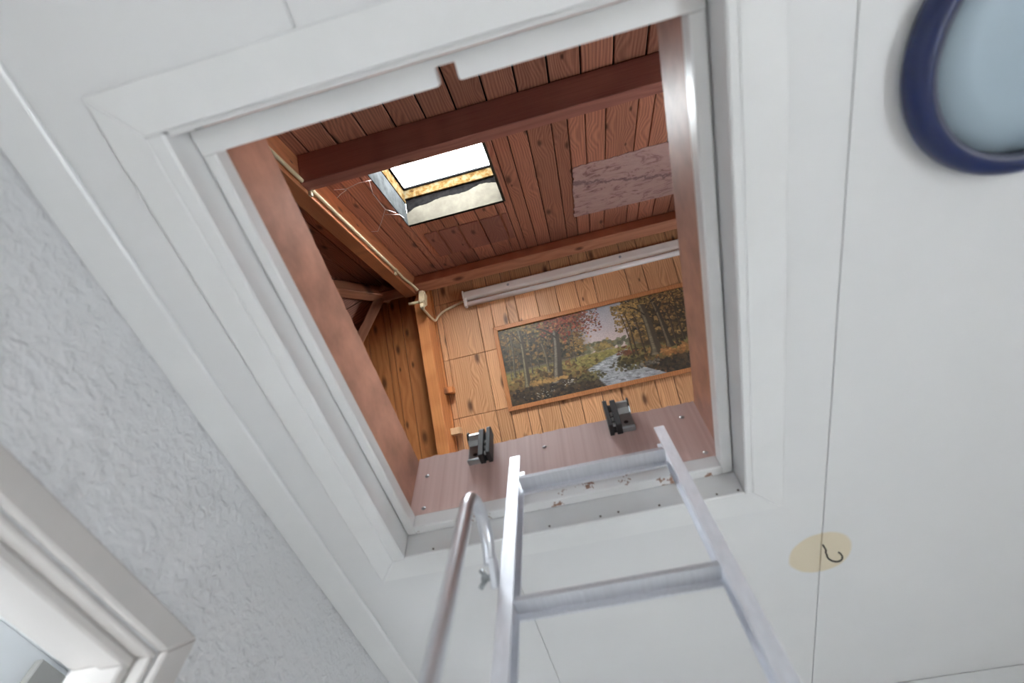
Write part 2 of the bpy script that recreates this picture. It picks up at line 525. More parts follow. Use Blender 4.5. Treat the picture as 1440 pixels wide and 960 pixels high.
def torn_print():
    m, nt, b = mat_new('faded_pink_mountain_print')
    L = nt.links
    tc = N(nt, 'ShaderNodeTexCoord')
    sx = N(nt, 'ShaderNodeSeparateXYZ'); L.new(tc.outputs['Object'], sx.inputs[0])
    mp = N(nt, 'ShaderNodeMapping'); mp.inputs['Scale'].default_value = (7, 12, 1); mp.inputs['Rotation'].default_value = (0, 0, 0.35)
    L.new(tc.outputs['Object'], mp.inputs['Vector'])
    n1 = N(nt, 'ShaderNodeTexNoise', Scale=1.0, Detail=9.0, Roughness=0.68, Distortion=1.6)
    L.new(mp.outputs[0], n1.inputs['Vector'])
    cr = N(nt, 'ShaderNodeValToRGB')
    e = cr.color_ramp.elements
    e[0].position = 0.30; e[0].color = (0.16, 0.085, 0.09, 1)
    e[1].position = 0.62; e[1].color = (0.60, 0.41, 0.38, 1)
    k = e.new(0.40); k.color = (0.36, 0.205, 0.19, 1)
    k = e.new(0.47); k.color = (0.55, 0.36, 0.33, 1)
    L.new(n1.outputs['Fac'], cr.inputs['Fac'])
    # dark treeline band across the valley
    n3 = N(nt, 'ShaderNodeTexNoise', Scale=14.0, Detail=6.0, Roughness=0.7)
    L.new(tc.outputs['Object'], n3.inputs['Vector'])
    ad = N(nt, 'ShaderNodeMath', operation='MULTIPLY_ADD'); ad.inputs[1].default_value = -0.32
    L.new(sx.outputs[0], ad.inputs[0]); L.new(sx.outputs[1], ad.inputs[2])
    a2 = N(nt, 'ShaderNodeMath', operation='MULTIPLY_ADD'); a2.inputs[1].default_value = 0.20
    L.new(n3.outputs['Fac'], a2.inputs[0]); L.new(ad.outputs[0], a2.inputs[2])
    ab = N(nt, 'ShaderNodeMath', operation='SUBTRACT'); L.new(a2.outputs[0], ab.inputs[0]); ab.inputs[1].default_value = 0.125
    ab2 = N(nt, 'ShaderNodeMath', operation='ABSOLUTE'); L.new(ab.outputs[0], ab2.inputs[0])
    mr = N(nt, 'ShaderNodeMapRange'); mr.inputs['From Min'].default_value = 0.022; mr.inputs['From Max'].default_value = 0.006
    mr.inputs['To Max'].default_value = 0.75
    L.new(ab2.outputs[0], mr.inputs['Value'])
    mx = N(nt, 'ShaderNodeMix', data_type='RGBA')
    L.new(mr.outputs[0], mx.inputs[0]); L.new(cr.outputs[0], mx.inputs[6]); mx.inputs[7].default_value = (0.19, 0.11, 0.12, 1)
    L.new(mx.outputs[2], b.inputs['Base Color'])
    b.inputs['Roughness'].default_value = 0.7
    return m
M_print = torn_print()

# ------------------------------------------------------------------ the room below (units via metres where noted)
FLOORZ = -O.z / S
XL, XRT = -0.915, 2.60            # left stucco wall, right wall
YB, YF = -3.2, 2.44               # back wall, front wall
WT = 0.168                        # thickness of the left wall
HEAD, DY0, DY1 = 0.579, -0.42, 0.832   # doorway in the left wall

fl = empty('floor', (0.8, -0.4, FLOORZ))
struct(fl, 'light wooden board floor of the landing', 'floor')
xx = XL - 2.6
k = 0
while xx < XRT:
    x2 = min(xx + 0.22, XRT + 0.1)
    box('floor_board', FLAT, (xx, YB - 0.1, FLOORZ - 0.03), (x2 - 0.004, YF + 0.1, FLOORZ), M_floor, fl, 0.003)
    xx = x2; k += 1

# ceiling panels, joints every 0.912
ce = empty('ceiling', (0.2, 0.6, CEIL))
struct(ce, 'white panelled ceiling with fine joints and a round yellowed lamp spot', 'ceiling')
G = 0.0012
hx0, hx1, hy0, hy1 = -0.645, 0.39, -0.006, 1.21
J = [XL - 0.05, -0.325, 0.587, 1.499, XRT + 0.05]
def cpanel(poly):
    prism('ceiling_panel', FLAT, poly, CEIL, CEIL + 0.005, M_ceil, ce, 0.0012)
cpanel([(J[0], YB), (J[1] - G, YB), (J[1] - G, hy0), (hx0, hy0), (hx0, hy1), (J[1] - G, hy1), (J[1] - G, YF), (J[0], YF)])
cpanel([(J[1] + G, YB), (J[2] - G, YB), (J[2] - G, YF), (J[1] + G, YF), (J[1] + G, hy1), (hx1, hy1), (hx1, hy0), (J[1] + G, hy0)])
cpanel([(J[2] + G, YB), (J[3] - G, YB), (J[3] - G, YF), (J[2] + G, YF)])
cpanel([(J[3] + G, YB), (J[4], YB), (J[4], YF), (J[3] + G, YF)])

for lo, hi in (((J[0], YB), (hx0, YF)), ((hx1, YB), (J[4], YF)), ((hx0, YB), (hx1, hy0)), ((hx0, hy1), (hx1, YF))):
    box('backing_sheet', FLAT, (lo[0], lo[1], CEIL + .005), (hi[0], hi[1], CEIL + .02), M_ceil, ce)

# walls
YZ = (Vector((0, 0, 0)), EY, EZ, EX)          # polygon in (y, z), thickness along x
XZ = (Vector((0, 0, 0)), EX, EZ, -EY)         # polygon in (x, z), thickness along -y
TOPW = CEIL + 0.02
struct(prism('wall_left', YZ, [(YB - .1, FLOORZ), (DY0, FLOORZ), (DY0, HEAD), (DY1, HEAD), (DY1, FLOORZ), (YF + .1, FLOORZ), (YF + .1, TOPW), (YB - .1, TOPW)],
             XL - WT, XL, M_stucco), 'rough white stucco wall with a doorway beside the hatch', 'wall')
struct(prism('wall_front', XZ, [(XL - WT, FLOORZ), (XRT, FLOORZ), (XRT, TOPW), (XL - WT, TOPW)], -YF - .12, -YF, M_wallpaint),
       'plain white wall behind the ladder', 'wall')
struct(prism('wall_back', XZ, [(XL - WT, FLOORZ), (XRT, FLOORZ), (XRT, TOPW), (XL - WT, TOPW)], -YB, -YB + .12, M_wallpaint),
       'plain white wall behind the viewer', 'wall')
# right wall with a low unseen window added to light the landing
wy0, wy1, wz0, wz1 = -1.80, 0.85, -2.19, -1.77
bw = empty('wall_right', (XRT, 0, FLOORZ))
struct(bw, 'plain white wall past the round blue lamp', 'wall')
for lo, hi in (((YB - .1, FLOORZ), (wy0, TOPW)), ((wy1, FLOORZ), (YF + .1, TOPW)), ((wy0, FLOORZ), (wy1, wz0)), ((wy0, wz1), (wy1, TOPW))):
    box('wall_section', FLAT, (XRT, lo[0], lo[1]), (XRT + .12, hi[0], hi[1]), M_wallpaint, bw)
wn = empty('added_window_1', (XRT + .06, wy0, wz0))
struct(wn, 'white framed unseen window added in the right wall to light the landing', 'window')
ym = (wy0 + wy1) / 2
for lo, hi in (((wy0, wz0), (wy1, wz0 + .07)), ((wy0, wz1 - .07), (wy1, wz1)), ((wy0, wz0 + .07), (wy0 + .07, wz1 - .07)), ((wy1 - .07, wz0 + .07), (wy1, wz1 - .07)),
               ((ym - .03, wz0 + .07), (ym + .03, wz1 - .07))):
    box('added_window_frame', FLAT, (XRT + .03, lo[0], lo[1]), (XRT + .09, hi[0], hi[1]), M_trim, wn, 0.006)
for a, b in ((wy0 + .07, ym - .03), (ym + .03, wy1 - .07)):
    box('added_window_pane', FLAT, (XRT + .055, a, wz0 + .07), (XRT + .065, b, wz1 - .07), M_pane, wn)
portal('daylight_portal_window', W((XRT + .13, ym, (wz0 + wz1) / 2)), ((wy1 - wy0) * S, (wz1 - wz0) * S), (-1, 0, 0))

# cover lath between stucco and ceiling, thin cornice on the front wall
struct(box('trim_1', FLAT, (XL, YB, CEIL - .014), (-0.819, YF, CEIL), M_trim, None, 0.004), 'flat white lath along the stucco wall under the ceiling', 'trim')
struct(box('trim_2', FLAT, (-0.819, YF - .02, CEIL - .06), (XRT, YF, CEIL), M_trim, None, 0.004), 'thin white lath along the top of the front wall', 'trim')

# doorway: casing, lining, stop
dr = empty('door_1', (XL, (DY0 + DY1) / 2, FLOORZ))
struct(dr, 'white doorway casing set in the stucco wall', 'door frame')
AW = 0.058
XA = XL + 0.02
YZA = YZ
prism('casing', YZ, [(DY0 - AW, HEAD), (DY1 - 0.0, HEAD), (DY1 + AW, HEAD + AW), (DY0 - AW, HEAD + AW)], XL, XA, M_warmlining, dr, 0.004)
prism('casing', YZ, [(DY1, FLOORZ), (DY1 + AW, FLOORZ), (DY1 + AW, HEAD + AW), (DY1, HEAD)], XL, XA, M_warmlining, dr, 0.004)
prism('casing', YZ, [(DY0 - AW, FLOORZ), (DY0, FLOORZ), (DY0, HEAD), (DY0 - AW, HEAD)], XL, XA, M_warmlining, dr, 0.004)
LT = 0.012
box('lining', FLAT, (XL - WT - .01, DY0, HEAD - LT), (XL, DY1, HEAD), M_warmlining, dr, 0.003)
box('lining', FLAT, (XL - WT - .01, DY1 - LT, FLOORZ), (XL, DY1, HEAD - LT), M_warmlining, dr, 0.003)
box('lining', FLAT, (XL - WT - .01, DY0, FLOORZ), (XL, DY0 + LT, HEAD - LT), M_warmlining, dr, 0.003)
box('door_stop', FLAT, (XL - .085, DY0 + LT, HEAD - LT - .022), (XL - .03, DY1 - LT, HEAD - LT), M_warmlining, dr, 0.004)
box('door_stop', FLAT, (XL - .085, DY1 - LT - .022, FLOORZ), (XL - .03, DY1 - LT, HEAD - LT - .022), M_warmlining, dr, 0.004)

# adjoining room seen through the doorway
X2 = -2.0
XL2 = XL - WT
struct(prism('wall_2', YZ, [(YB, FLOORZ), (YF, FLOORZ), (YF, TOPW), (YB, TOPW)], X2 - .1, X2, M_wallpaint), 'white wall of the adjoining room through the doorway', 'wall')
struct(box('ceiling_2', FLAT, (X2 - .1, YB, CEIL + .022), (XL2, YF, CEIL + .05), M_wallpaint), 'white ceiling of the adjoining room', 'ceiling')
struct(box('wall_3', FLAT, (X2 - .1, YF, FLOORZ), (XL2, YF + .1, CEIL + .05), M_wallpaint), 'end wall of the adjoining room', 'wall')
tag(box('wall_panel', FLAT, (X2, 1.365, 0.86), (X2 + .03, 1.485, 1.005), M_panel, None, 0.004), 'plain grey rectangular panel on the wall of the adjoining room', 'panel')
XM = (X2 + XL2) / 2
YS = -1.2
ew = empty('wall_4', (XM, YS, FLOORZ)); struct(ew, 'end wall with an added window in the adjoining room', 'wall')
for lo, hi in (((X2, FLOORZ), (XM - .42, TOPW)), ((XM + .42, FLOORZ), (XL2, TOPW)), ((XM - .42, FLOORZ), (XM + .42, -1.1)), ((XM - .42, .3), (XM + .42, TOPW))):
    box('wall_section', FLAT, (lo[0], YS - .1, lo[1]), (hi[0], YS, hi[1]), M_wallpaint, ew)
w2 = empty('added_window_2', (XM, YS - .05, -1.1)); struct(w2, 'unseen window added to light the adjoining room', 'window')  # out of view, put in so daylight fills the adjoining room
box('added_window_pane', FLAT, (XM - .42, YS - .055, -1.1), (XM + .42, YS - .045, .3), M_pane, w2)
portal('daylight_portal_side', W((XM, YS - .12, -0.4)), (.84 * S, 1.4 * S), (0, 1, 0))

# ------------------------------------------------------------------ hatch frame
hf = empty('hatch_frame', (-0.12, 0.6, 1.0))
tag(hf, 'white painted attic hatch frame with stepped edges and brown lining boards', 'hatch')
XI0, XI1, YI0, YI1 = -0.655, 0.388, -0.006, 1.214      # inner edge of architrave
XO0, XO1, YO0, YO1 = -0.724, 0.470, -0.092, 1.298
Z0 = 1.0
for poly in ([(XO0, YO0), (XO1, YO0), (XI1, YI0), (XI0, YI0)], [(XO1, YO0), (XO1, YO1), (XI1, YI1), (XI1, YI0)],
             [(XO1, YO1), (XO0, YO1), (XI0, YI1), (XI1, YI1)], [(XO0, YO1), (XO0, YO0), (XI0, YI0), (XI0, YI1)]):
    prism('architrave', FLAT, poly, Z0, CEIL, M_trim, hf, 0.003)
# rebate boards
RX0, RX1, RY0, RY1 = -0.620, 0.367, 0.004, 1.207
ZT = 1.075
box('rebate_board', FLAT, (XI0, YI0, Z0 - .002), (RX0, YI1, ZT + .03), M_trim, hf, 0.004)
box('rebate_board', FLAT, (RX1, YI0, Z0 - .002), (XI1, YI1, ZT + .03), M_trim, hf, 0.004)
rb = box('rebate_board', FLAT, (RX0, RY1, Z0), (RX1, YI1 + .02, ZT + .03), M_trim, hf, 0.003)
box('rebate_board', FLAT, (RX0, YI0 - .01, Z0 + .012), (RX1, RY0, ZT + .03), M_trim, hf, 0.003)
for x, z in ((-.53, 1.012), (-.43, 1.014), (-.18, 1.013), (-.032, 1.013), (.02, 1.016), (.135, 1.012), (.294, 1.012), (.352, 1.012)):
    lathe('nail_hole', (Vector((0, 0, 0)), EX, EZ, -EY), (x, z, -RY1 - 0.0002), [(0, .0025), (.0028, .002), (.0034, 0)], M_rust, rb, 8)
# stop boards standing into the opening
SX0, SX1, SY0, SY1 = -0.590, 0.331, 0.052, 1.172
ST = 1.122
box('stop_board', FLAT, (RX0 + .003, SY0, ZT), (SX0, RY1 - .003, ST), M_trim, hf, 0.003)
box('stop_board', FLAT, (SX1, SY0, ZT), (RX1 - .005, RY1 - .003, ST), M_trim, hf, 0.003)
box('stop_board', FLAT, (SX0, SY1, ZT), (SX1, RY1 - .002, ST), M_chip, hf, 0.003)
# rear stop board with the notch cut for the ladder catch
def rc(x, y, r, a0, a1, n=4):
    return [(x + r * math.cos(math.radians(a0 + (a1 - a0) * i / n)), y + r * math.sin(math.radians(a0 + (a1 - a0) * i / n))) for i in range(n + 1)]
nx0, nx1, nd = -0.129, -0.090, 0.020
poly = [(RX0 + .003, RY0 + .002), (RX1 - .005, RY0 + .002), (RX1 - .005, SY0)] + rc(nx1 + .006, SY0 - .006, .006, 90, 180) + \
       [(nx1, nd), (nx0, nd)] + rc(nx0 - .004, SY0 - .004, .004, 0, 90) + [(RX0 + .003, SY0)]
prism('stop_board', FLAT, poly, ZT, ST, M_trim, hf)
# inner lining boards
LXa, LXb, LY0, LY1, LZ = -0.611, 0.348, 0.038, 1.174, 1.362
def ragged(a, b, z, n, amp):
    return [(a + (b - a) * i / n, z + (random.uniform(-amp, amp) if 0 < i < n else 0)) for i in range(n + 1)]
prism('lining_board', YZ, [(LY0, ST), (LY1, ST)] + ragged(LY1, LY0, LZ, 40, .0025), LXa - .02, LXa, M_liner, hf)
prism('lining_board', YZ, [(LY0, ST), (LY1, ST)] + ragged(LY1, LY0, LZ, 40, .0015), LXb, LXb + .02, M_liner, hf)
fb = prism('lining_board', XZ, [(LXa, ST), (LXb, ST)] + ragged(LXb, LXa, LZ + .015, 70, .0035), -LY1 - .02, -LY1, M_ply, hf)
prism('lining_board', XZ, [(LXa, ST), (LXb, ST), (LXb, LZ), (LXa, LZ)], -.0195, -.0005, M_liner, hf)
for x, z in ((-.165, 1.306), (-.572, 1.285), (-.566, 1.145), (.291, 1.31), (.309, 1.14)):
    lathe('screw', (Vector((0, 0, 0)), EX, EZ, -EY), (x, z, -LY1), [(0, .003), (.004, .0028), (.0075, 0)], M_steel if x > -.3 else M_grey, fb, 12)

# attic floor round the hatch
af = empty('floor_2', (0, 0.5, 1.15))
struct(af, 'attic floor deck round the hatch', 'floor')
for lo, hi in (((-6, -2.2), (LXa - .021, 5.6)), ((LXb + .021, -2.2), (3.1, 5.6)), ((LXa - .021, LY1 + .021), (LXb + .021, 5.6)), ((LXa - .021, -2.2), (LXb + .021, -.001))):
    box('deck_section', FLAT, (lo[0], lo[1], 1.14), (hi[0], hi[1], 1.16), M_underlay, af)

# ------------------------------------------------------------------ roof
ZB = 1.15
SLR = -(ZR - ZB) / q      # slope length down to the deck
rs = empty('roof_slope_rear', (0, YR, ZR)); struct(rs, 'rear attic roof slope lined with red brown pine planks round the skylight', 'roof slope')
fs = empty('roof_slope_front', (0, YR, ZR)); struct(fs, 'front attic roof slope lined with honey pine planks behind the painting', 'roof slope')
hs_ = empty('roof_slope_hip', (XN, YR, ZR)); struct(hs_, 'dark boarded hip end of the attic roof', 'roof slope')
XG = 3.0
D45 = (ZR - ZB)
SKX0, SKX1, SKS0, SKS1 = -1.052, -0.268, -2.045, -1.025
# underlay sheets (outside the planks), rear one with the skylight hole
UW0, UW1 = 0.028, 0.05
for lo, hi in (((SKX1 + .02, SLR), (XG, 0.05)), ((XN, SLR), (SKX0 - .02, 0.05)), ((SKX0 - .02, SLR), (SKX1 + .02, SKS0 - .02)), ((SKX0 - .02, SKS1 + .02), (SKX1 + .02, 0.05))):
    box('underlay', REAR, (lo[0], lo[1], UW0), (hi[0], hi[1], UW1), M_underlay, rs)
prism('underlay', REAR, [(XN, SLR), (XN, 0.1), (XN - .2, 0.1), (XN - D45 - .2, SLR)], UW0, UW1, M_underlay, rs)
box('underlay', FRONT, (XN, -.05, UW0), (XG, -SLR, UW1), M_underlay, fs)
prism('underlay', FRONT, [(XN, -SLR), (XN, -.1), (XN - .2, -.1), (XN - D45 - .2, -SLR)], UW0, UW1, M_underlay, fs)
# hip plane: falls towards -x
HIP = (Vector((XN, YR, ZR)), EY, Vector((-q, 0, -q)), Vector((-q, 0, q)))
prism('underlay', HIP, [(-.2, -.1), (.2, -.1), (D45 + .2, -SLR), (-D45 - .2, -SLR)], UW0, UW1, M_underlay, hs_)
def slant(frame, a, b, sa, sb, send, mat, par, gap=.003):
    """plank with a slanted end: from (a, sa) and (b, sb) to send"""
    return prism('plank', frame, [(a + gap, sa), (a + gap, send), (b - gap, send), (b - gap, sb)], 0, .022, mat, par, .0025)
yy = -1.52
while yy < 1.51:
    y2 = yy + .19
    slant(HIP, yy, y2, abs(yy) * math.sqrt(2) + .002, abs(y2) * math.sqrt(2) + .002, 3.4, M_red, hs_)
    yy = y2
# gable wall on the right with a small unseen window added to brighten the attic
GY0, GY1, GZ0, GZ1 = 1.35, 2.05, 1.58, 2.30
gb = empty('wall_gable', (XG, YR, ZB)); struct(gb, 'boarded gable wall with a small added window closing the attic', 'wall')
yg = lambda z: ZR - z
for poly in ([(YR - D45, ZB), (YR + D45, ZB), (YR + yg(GZ0), GZ0), (YR - yg(GZ0), GZ0)], [(YR - yg(GZ1), GZ1), (YR + yg(GZ1), GZ1), (YR, ZR + .05)],
             [(YR - yg(GZ0), GZ0), (GY0, GZ0), (GY0, GZ1), (YR - yg(GZ1), GZ1)], [(GY1, GZ0), (YR + yg(GZ0), GZ0), (YR + yg(GZ1), GZ1), (GY1, GZ1)]):
    prism('wall_section', YZ, poly, XG, XG + .1, M_red, gb)
w3 = empty('added_window_3', (XG + .05, (GY0 + GY1) / 2, GZ0)); struct(w3, 'small unseen window added in the gable to light the attic', 'window')
box('added_window_pane', FLAT, (XG + .045, GY0, GZ0), (XG + .055, GY1, GZ1), M_pane, w3)
box('glazing_bar', FLAT, (XG + .02, (GY0 + GY1) / 2 - .02, GZ0), (XG + .044, (GY0 + GY1) / 2 + .02, GZ1), M_trim, w3, .003)
portal('daylight_portal_gable', W((XG + .12, (GY0 + GY1) / 2, (GZ0 + GZ1) / 2)), ((GY1 - GY0) * S, (GZ1 - GZ0) * S), (-1, 0, 0))

def plank(frame, x0, x1, s0, s1, mat, par, w0=0.0, w1=0.022, gap=0.003):
    return box('plank', frame, (x0 + gap, s0, w0), (x1 - gap, s1, w1), mat, par, 0.0035)
# rear slope, below the purlin: even boards
xs = [-2.0 + .1855 * k for k in range(23)]
xs = [x + (-0.010 + 0.74 - 4 * .1855) for x in xs]
for a, b in zip(xs, xs[1:]):
    top = -2.10
    if b < XN - 1.4:
        continue
    plank(REAR, a, b, -3.5, top, M_red, rs, random.uniform(0, .004), .022, .005)
# rear slope, between purlin and ridge: uneven boards
xr = [-2.62, -2.40, -2.18, -2.0, -1.84, XN, -1.62, -1.44, -1.255, -1.115, SKX0]
for a, b in zip(xr, xr[1:]):
    if b <= XN:
        slant(REAR, a, b, (a - XN) * math.sqrt(2), (b - XN) * math.sqrt(2), -3.0, M_red, rs)
    else:
        plank(REAR, a, b, -2.10, -.02, M_red, rs)
xr = [SKX0, -0.925, -0.80, -0.682, -0.512, -0.345, SKX1]
for a, b in zip(xr, xr[1:]):
    plank(REAR, a, b, SKS1 + .012, -.02, M_red, rs)
xr = [SKX1, -0.205, -0.10, 0.03, 0.19, 0.295, 0.41, 0.545, 0.755, 0.86, 1.0, 1.15, 1.34, 1.46, 1.65, 1.80]
for a, b in zip(xr, xr[1:]):
    plank(REAR, a, b, -2.10, -.02, M_red, rs)
# darker make-up boards let in under the skylight
xr = [-1.0, -0.872, -0.697, -0.513, -0.328, -0.268]
for a, b in zip(xr, xr[1:]):
    box('patch_board', REAR, (a + .009, -.840, -.012), (b - .009, -.372, -.0005), M_patch, rs, .003)
# front slope
xf = [-2.66, -2.47, -2.29, -2.10, -1.93, -1.752, XN, -1.573, -1.39, -1.22]
for a, b in zip(xf, xf[1:]):
    if b <= XN:
        slant(FRONT, a, b, (XN - a) * math.sqrt(2), (XN - b) * math.sqrt(2), 2.7, M_rafter, fs)
    else:
        plank(FRONT, a, b, .02, 2.7, M_rafter, fs)
xf = [-1.22, -1.165, -0.812, -0.677, -0.525, -0.43, -0.23, -0.035, 0.16, 0.33, 0.636, 0.80, 1.085, 1.25, 1.50, 1.68, 1.80]
seams = [.02, .33, .895, 1.46, 2.03, 2.7]
for a, b in zip(xf, xf[1:]):
    for s0, s1 in zip(seams, seams[1:]):
        plank(FRONT, a, b, s0 + .0015, s1 - .0015, M_pine, fs, random.uniform(0, .0015), .022, .0022)

# timbers
def beam(name, frame, lo, hi, mat, label, cat='beam', bev=.004):
    o = box(name, frame, lo, hi, mat, None, bev)
    return struct(o, label, cat)
# local y runs along each timber, so the grain follows it
XF = (RIDGE, Vector((0, -q, -q)), EX, Vector((0, -q, q)))    # for timbers running along x on the rear slope
beam('purlin', XF, (2.059, -1.345, -.195), (2.157, XG, 0), M_beamdark, 'dark stained purlin crossing under the rear slope above the skylight')
beam('ridge_beam', (Vector((0, 0, 0)), EY * -1, EX, EZ), (-1.873, XN, 4.566), (-1.774, XG, 4.76), M_beam, 'reddish ridge beam running above the fluorescent lamp')
def rafter(name, x0, x1, poly, mat, label, rear):
    along = Vector((0, q, q)) if rear else Vector((0, q, -q))
    nrm = Vector((0, -q, q)) if rear else Vector((0, q, q))
    e3 = nrm.cross(along)
    f = (RIDGE, nrm, along, e3)
    pts = [(Vector((0, y, z)) - RIDGE) for y, z in poly]
    pp = [(p.dot(nrm), p.dot(along)) for p in pts]
    a, b = (x0, x1) if e3.x > 0 else (-x1, -x0)
    o = prism(name, f, pp, a, b, mat, None, .004)
    return struct(o, label, 'beam')
dR, dF = 0.22 / q, 0.25 / q
rafter('rafter', -1.457, -1.345, [(1.90, 1.90 + 3.0 - dR), (1.90, 4.74), (1.82, 4.80), (-.6, 2.4), (-.6, 2.4 - dR)], M_rearrafter, 'orange lit rafter carrying the cream conduit under the rear slope', True)
rafter('rafter', -1.345, -1.238, [(1.885, 6.6475 - 1.885 - dF), (1.885, 6.6475 - 1.885 - .04), (3.9, 2.7475), (3.9, 2.7475 - dF)], M_rafter, 'bright orange rafter on the front slope left of the painting', False)
def hip_rafter(sy, label):
    d = Vector((-1, sy, -1)).normalized()
    side = Vector((-sy, -1, 0)).normalized()
    up = side.cross(d).normalized()
    if up.z < 0:
        side, up = -side, -up
    start = Vector((XN, YR, 4.75))
    f = (start, side, d, up) if side.cross(d).dot(up) > 0 else (start, -side, d, up)
    return beam('hip_rafter', f, (-.045, -.02, -.155), (.045, 4.5, -.02), M_beam, label)
hip_rafter(-1, 'dark hip rafter falling towards the rear from the ridge end')
hip_rafter(1, 'dark hip rafter falling towards the front from the ridge end')
tag(box('wood_block', FRONT, (-1.238, 1.165, -.10), (-1.155, 1.225, 0), M_rafter, None, .003), 'small reddish wood block nailed beside the bright orange rafter', 'wood block')
tag(box('wood_block', FRONT, (-1.238, 1.545, -.10), (-1.150, 1.605, 0), M_block, None, .003), 'small pale wood block low beside the bright orange rafter', 'wood block')

# ------------------------------------------------------------------ skylight
sk = empty('skylight', (-0.66, 0.73, 3.73))
tag(sk, 'weathered roof skylight with rusty frame and bright hazy pane', 'skylight')
GW = 0.325
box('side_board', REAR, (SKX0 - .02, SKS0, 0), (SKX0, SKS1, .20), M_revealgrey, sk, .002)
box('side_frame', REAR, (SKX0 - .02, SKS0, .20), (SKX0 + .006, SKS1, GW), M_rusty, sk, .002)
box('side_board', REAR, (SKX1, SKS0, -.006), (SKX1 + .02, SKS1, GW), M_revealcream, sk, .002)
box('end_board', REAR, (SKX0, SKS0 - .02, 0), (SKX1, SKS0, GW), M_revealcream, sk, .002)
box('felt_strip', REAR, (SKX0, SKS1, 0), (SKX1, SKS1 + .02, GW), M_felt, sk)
XW = (RIDGE, EX, Vector((0, -q, q)), Vector((0, -q, -q)))     # polygon in (x, w), thickness down the slope
wav = []
n = 40
for i in range(n + 1):
    t = i / n
    x = SKX1 + (SKX0 - SKX1) * t
    tt = 1 - t
    h = .105 + .075 * min(1, tt * 3.2) ** 1.2 - .028 * math.exp(-((tt - .47) / .13) ** 2) + .014 * math.sin(tt * 17) + random.uniform(-.004, .004)
    wav.append((x, h))
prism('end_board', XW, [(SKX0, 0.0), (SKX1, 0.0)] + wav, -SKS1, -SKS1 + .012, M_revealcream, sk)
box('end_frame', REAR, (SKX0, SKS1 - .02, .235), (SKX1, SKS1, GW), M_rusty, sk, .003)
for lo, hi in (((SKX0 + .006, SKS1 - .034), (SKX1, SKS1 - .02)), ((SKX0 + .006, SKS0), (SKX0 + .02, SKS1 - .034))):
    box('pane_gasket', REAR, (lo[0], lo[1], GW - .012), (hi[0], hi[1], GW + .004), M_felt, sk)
box('pane', REAR, (SKX0 - .015, SKS0 - .015, GW + .004), (SKX1 + .015, SKS1 + .015, GW + .010), M_pane, sk)
o, ex, ey, ez = REAR
portal('daylight_portal_skylight', W(o + ex * ((SKX0 + SKX1) / 2) + ey * ((SKS0 + SKS1) / 2) + ez * (GW + .03)), ((SKX1 - SKX0) * S, (SKS1 - SKS0) * S), -ez)

# cobwebs by the skylight
bm = bmesh.new()
def rp(x, s, wv=-.02):
    return o + ex * x + ey * s + ez * wv
for pts in ([(-1.243, -1.729), (-1.30, -1.70), (-1.338, -1.672)], [(-1.24, -1.739), (-1.135, -1.767), (-1.05, -1.759)],
            [(-1.065, -1.755), (-1.104, -1.611), (-1.11, -1.38), (-1.203, -1.229), (-1.287, -1.105), (-1.335, -1.126)],
            [(-1.139, -1.312), (-1.046, -1.261), (-1.03, -1.193)], [(-1.314, -1.766), (-1.238, -1.739)], [(-1.11, -1.38), (-1.06, -1.30)]):
    tube_bm(bm, [rp(*p) for p in pts], 0.0022, 5)
web = abs_mesh('cobweb', bm, M_web)
tag(web, 'dusty cobweb threads strung beside the skylight', 'cobweb', kind='stuff')

# ------------------------------------------------------------------ conduit, junction box, cable
cond = [(.10, 2.80), (.254, 2.945), (.346, 3.055), (.536, 3.275), (.767, 3.512), (1.034, 3.745), (1.214, 3.93), (1.513, 4.25)]
cond = [(-1.330, y, y + 2.745 if y < 1.6 else z) for y, z in cond] + [(-1.328, 1.60, 4.335), (-1.30, 1.70, 4.40), (-1.262, 1.775, 4.395)]
cu = empty('conduit', cond[0])
tag(cu, 'cream electric conduit pipe clipped along the orange rafter', 'conduit')
tube('pipe', smooth_path(cond, 4), .0135, M_cream, cu, 10)
for yy in (.50, 1.47):
    c0 = Vector((-1.330, yy, yy + 2.745))
    dv = Vector((0, q, q))
    tube('pipe_clip', [c0 - dv * .014, c0 + dv * .014], .019, M_cream, cu, 10)
    f = (c0, Vector((0, q, -q)), dv, Vector((-1, 0, 0)))
    box('clip_foot', f, (.012, -.012, -.004), (.045, .012, .014), M_cream, cu, .002)
jf = (Vector((-1.232, 1.84, 4.30)), Vector((1, 0, 0)), Vector((0, .38, -.92)).normalized(), None)
e3 = jf[1].cross(jf[2]); jf = (jf[0], jf[1], jf[2], e3)
jb = empty('junction_box', jf[0]); tag(jb, 'cream plastic junction box at the ridge end of the conduit', 'junction box')
box('box_body', jf, (-.02, -.09, -.045), (.026, .05, .045), M_cream, jb, .008)
box('box_lid', jf, (.026, -.082, -.040), (.036, .042, .040), M_cream, jb, .004)
box('outlet_neck', jf, (-.014, .05, -.026), (.020, .10, .020), M_cream, jb, .006)
tube('inlet_stub', [jf[0] + Vector((-.02, 0, -.02)), jf[0] + Vector((-.12, -.01, -.03))], .014, M_cream, jb, 8)
cab = [(-1.228, 1.885, 4.215), (-1.226, 1.99, 4.30), (-1.224, 2.08, 4.375), (-1.215, 2.13, 4.43), (-1.185, 2.12, 4.49), (-1.126, 2.10, 4.525), (-1.019, 2.08, 4.545), (-0.915, 2.066, 4.560)]
tag(tube('cable', smooth_path(cab, 5), .0115, M_cream, None, 10), 'cream cable looping from the junction box to the fluorescent lamp', 'cable')

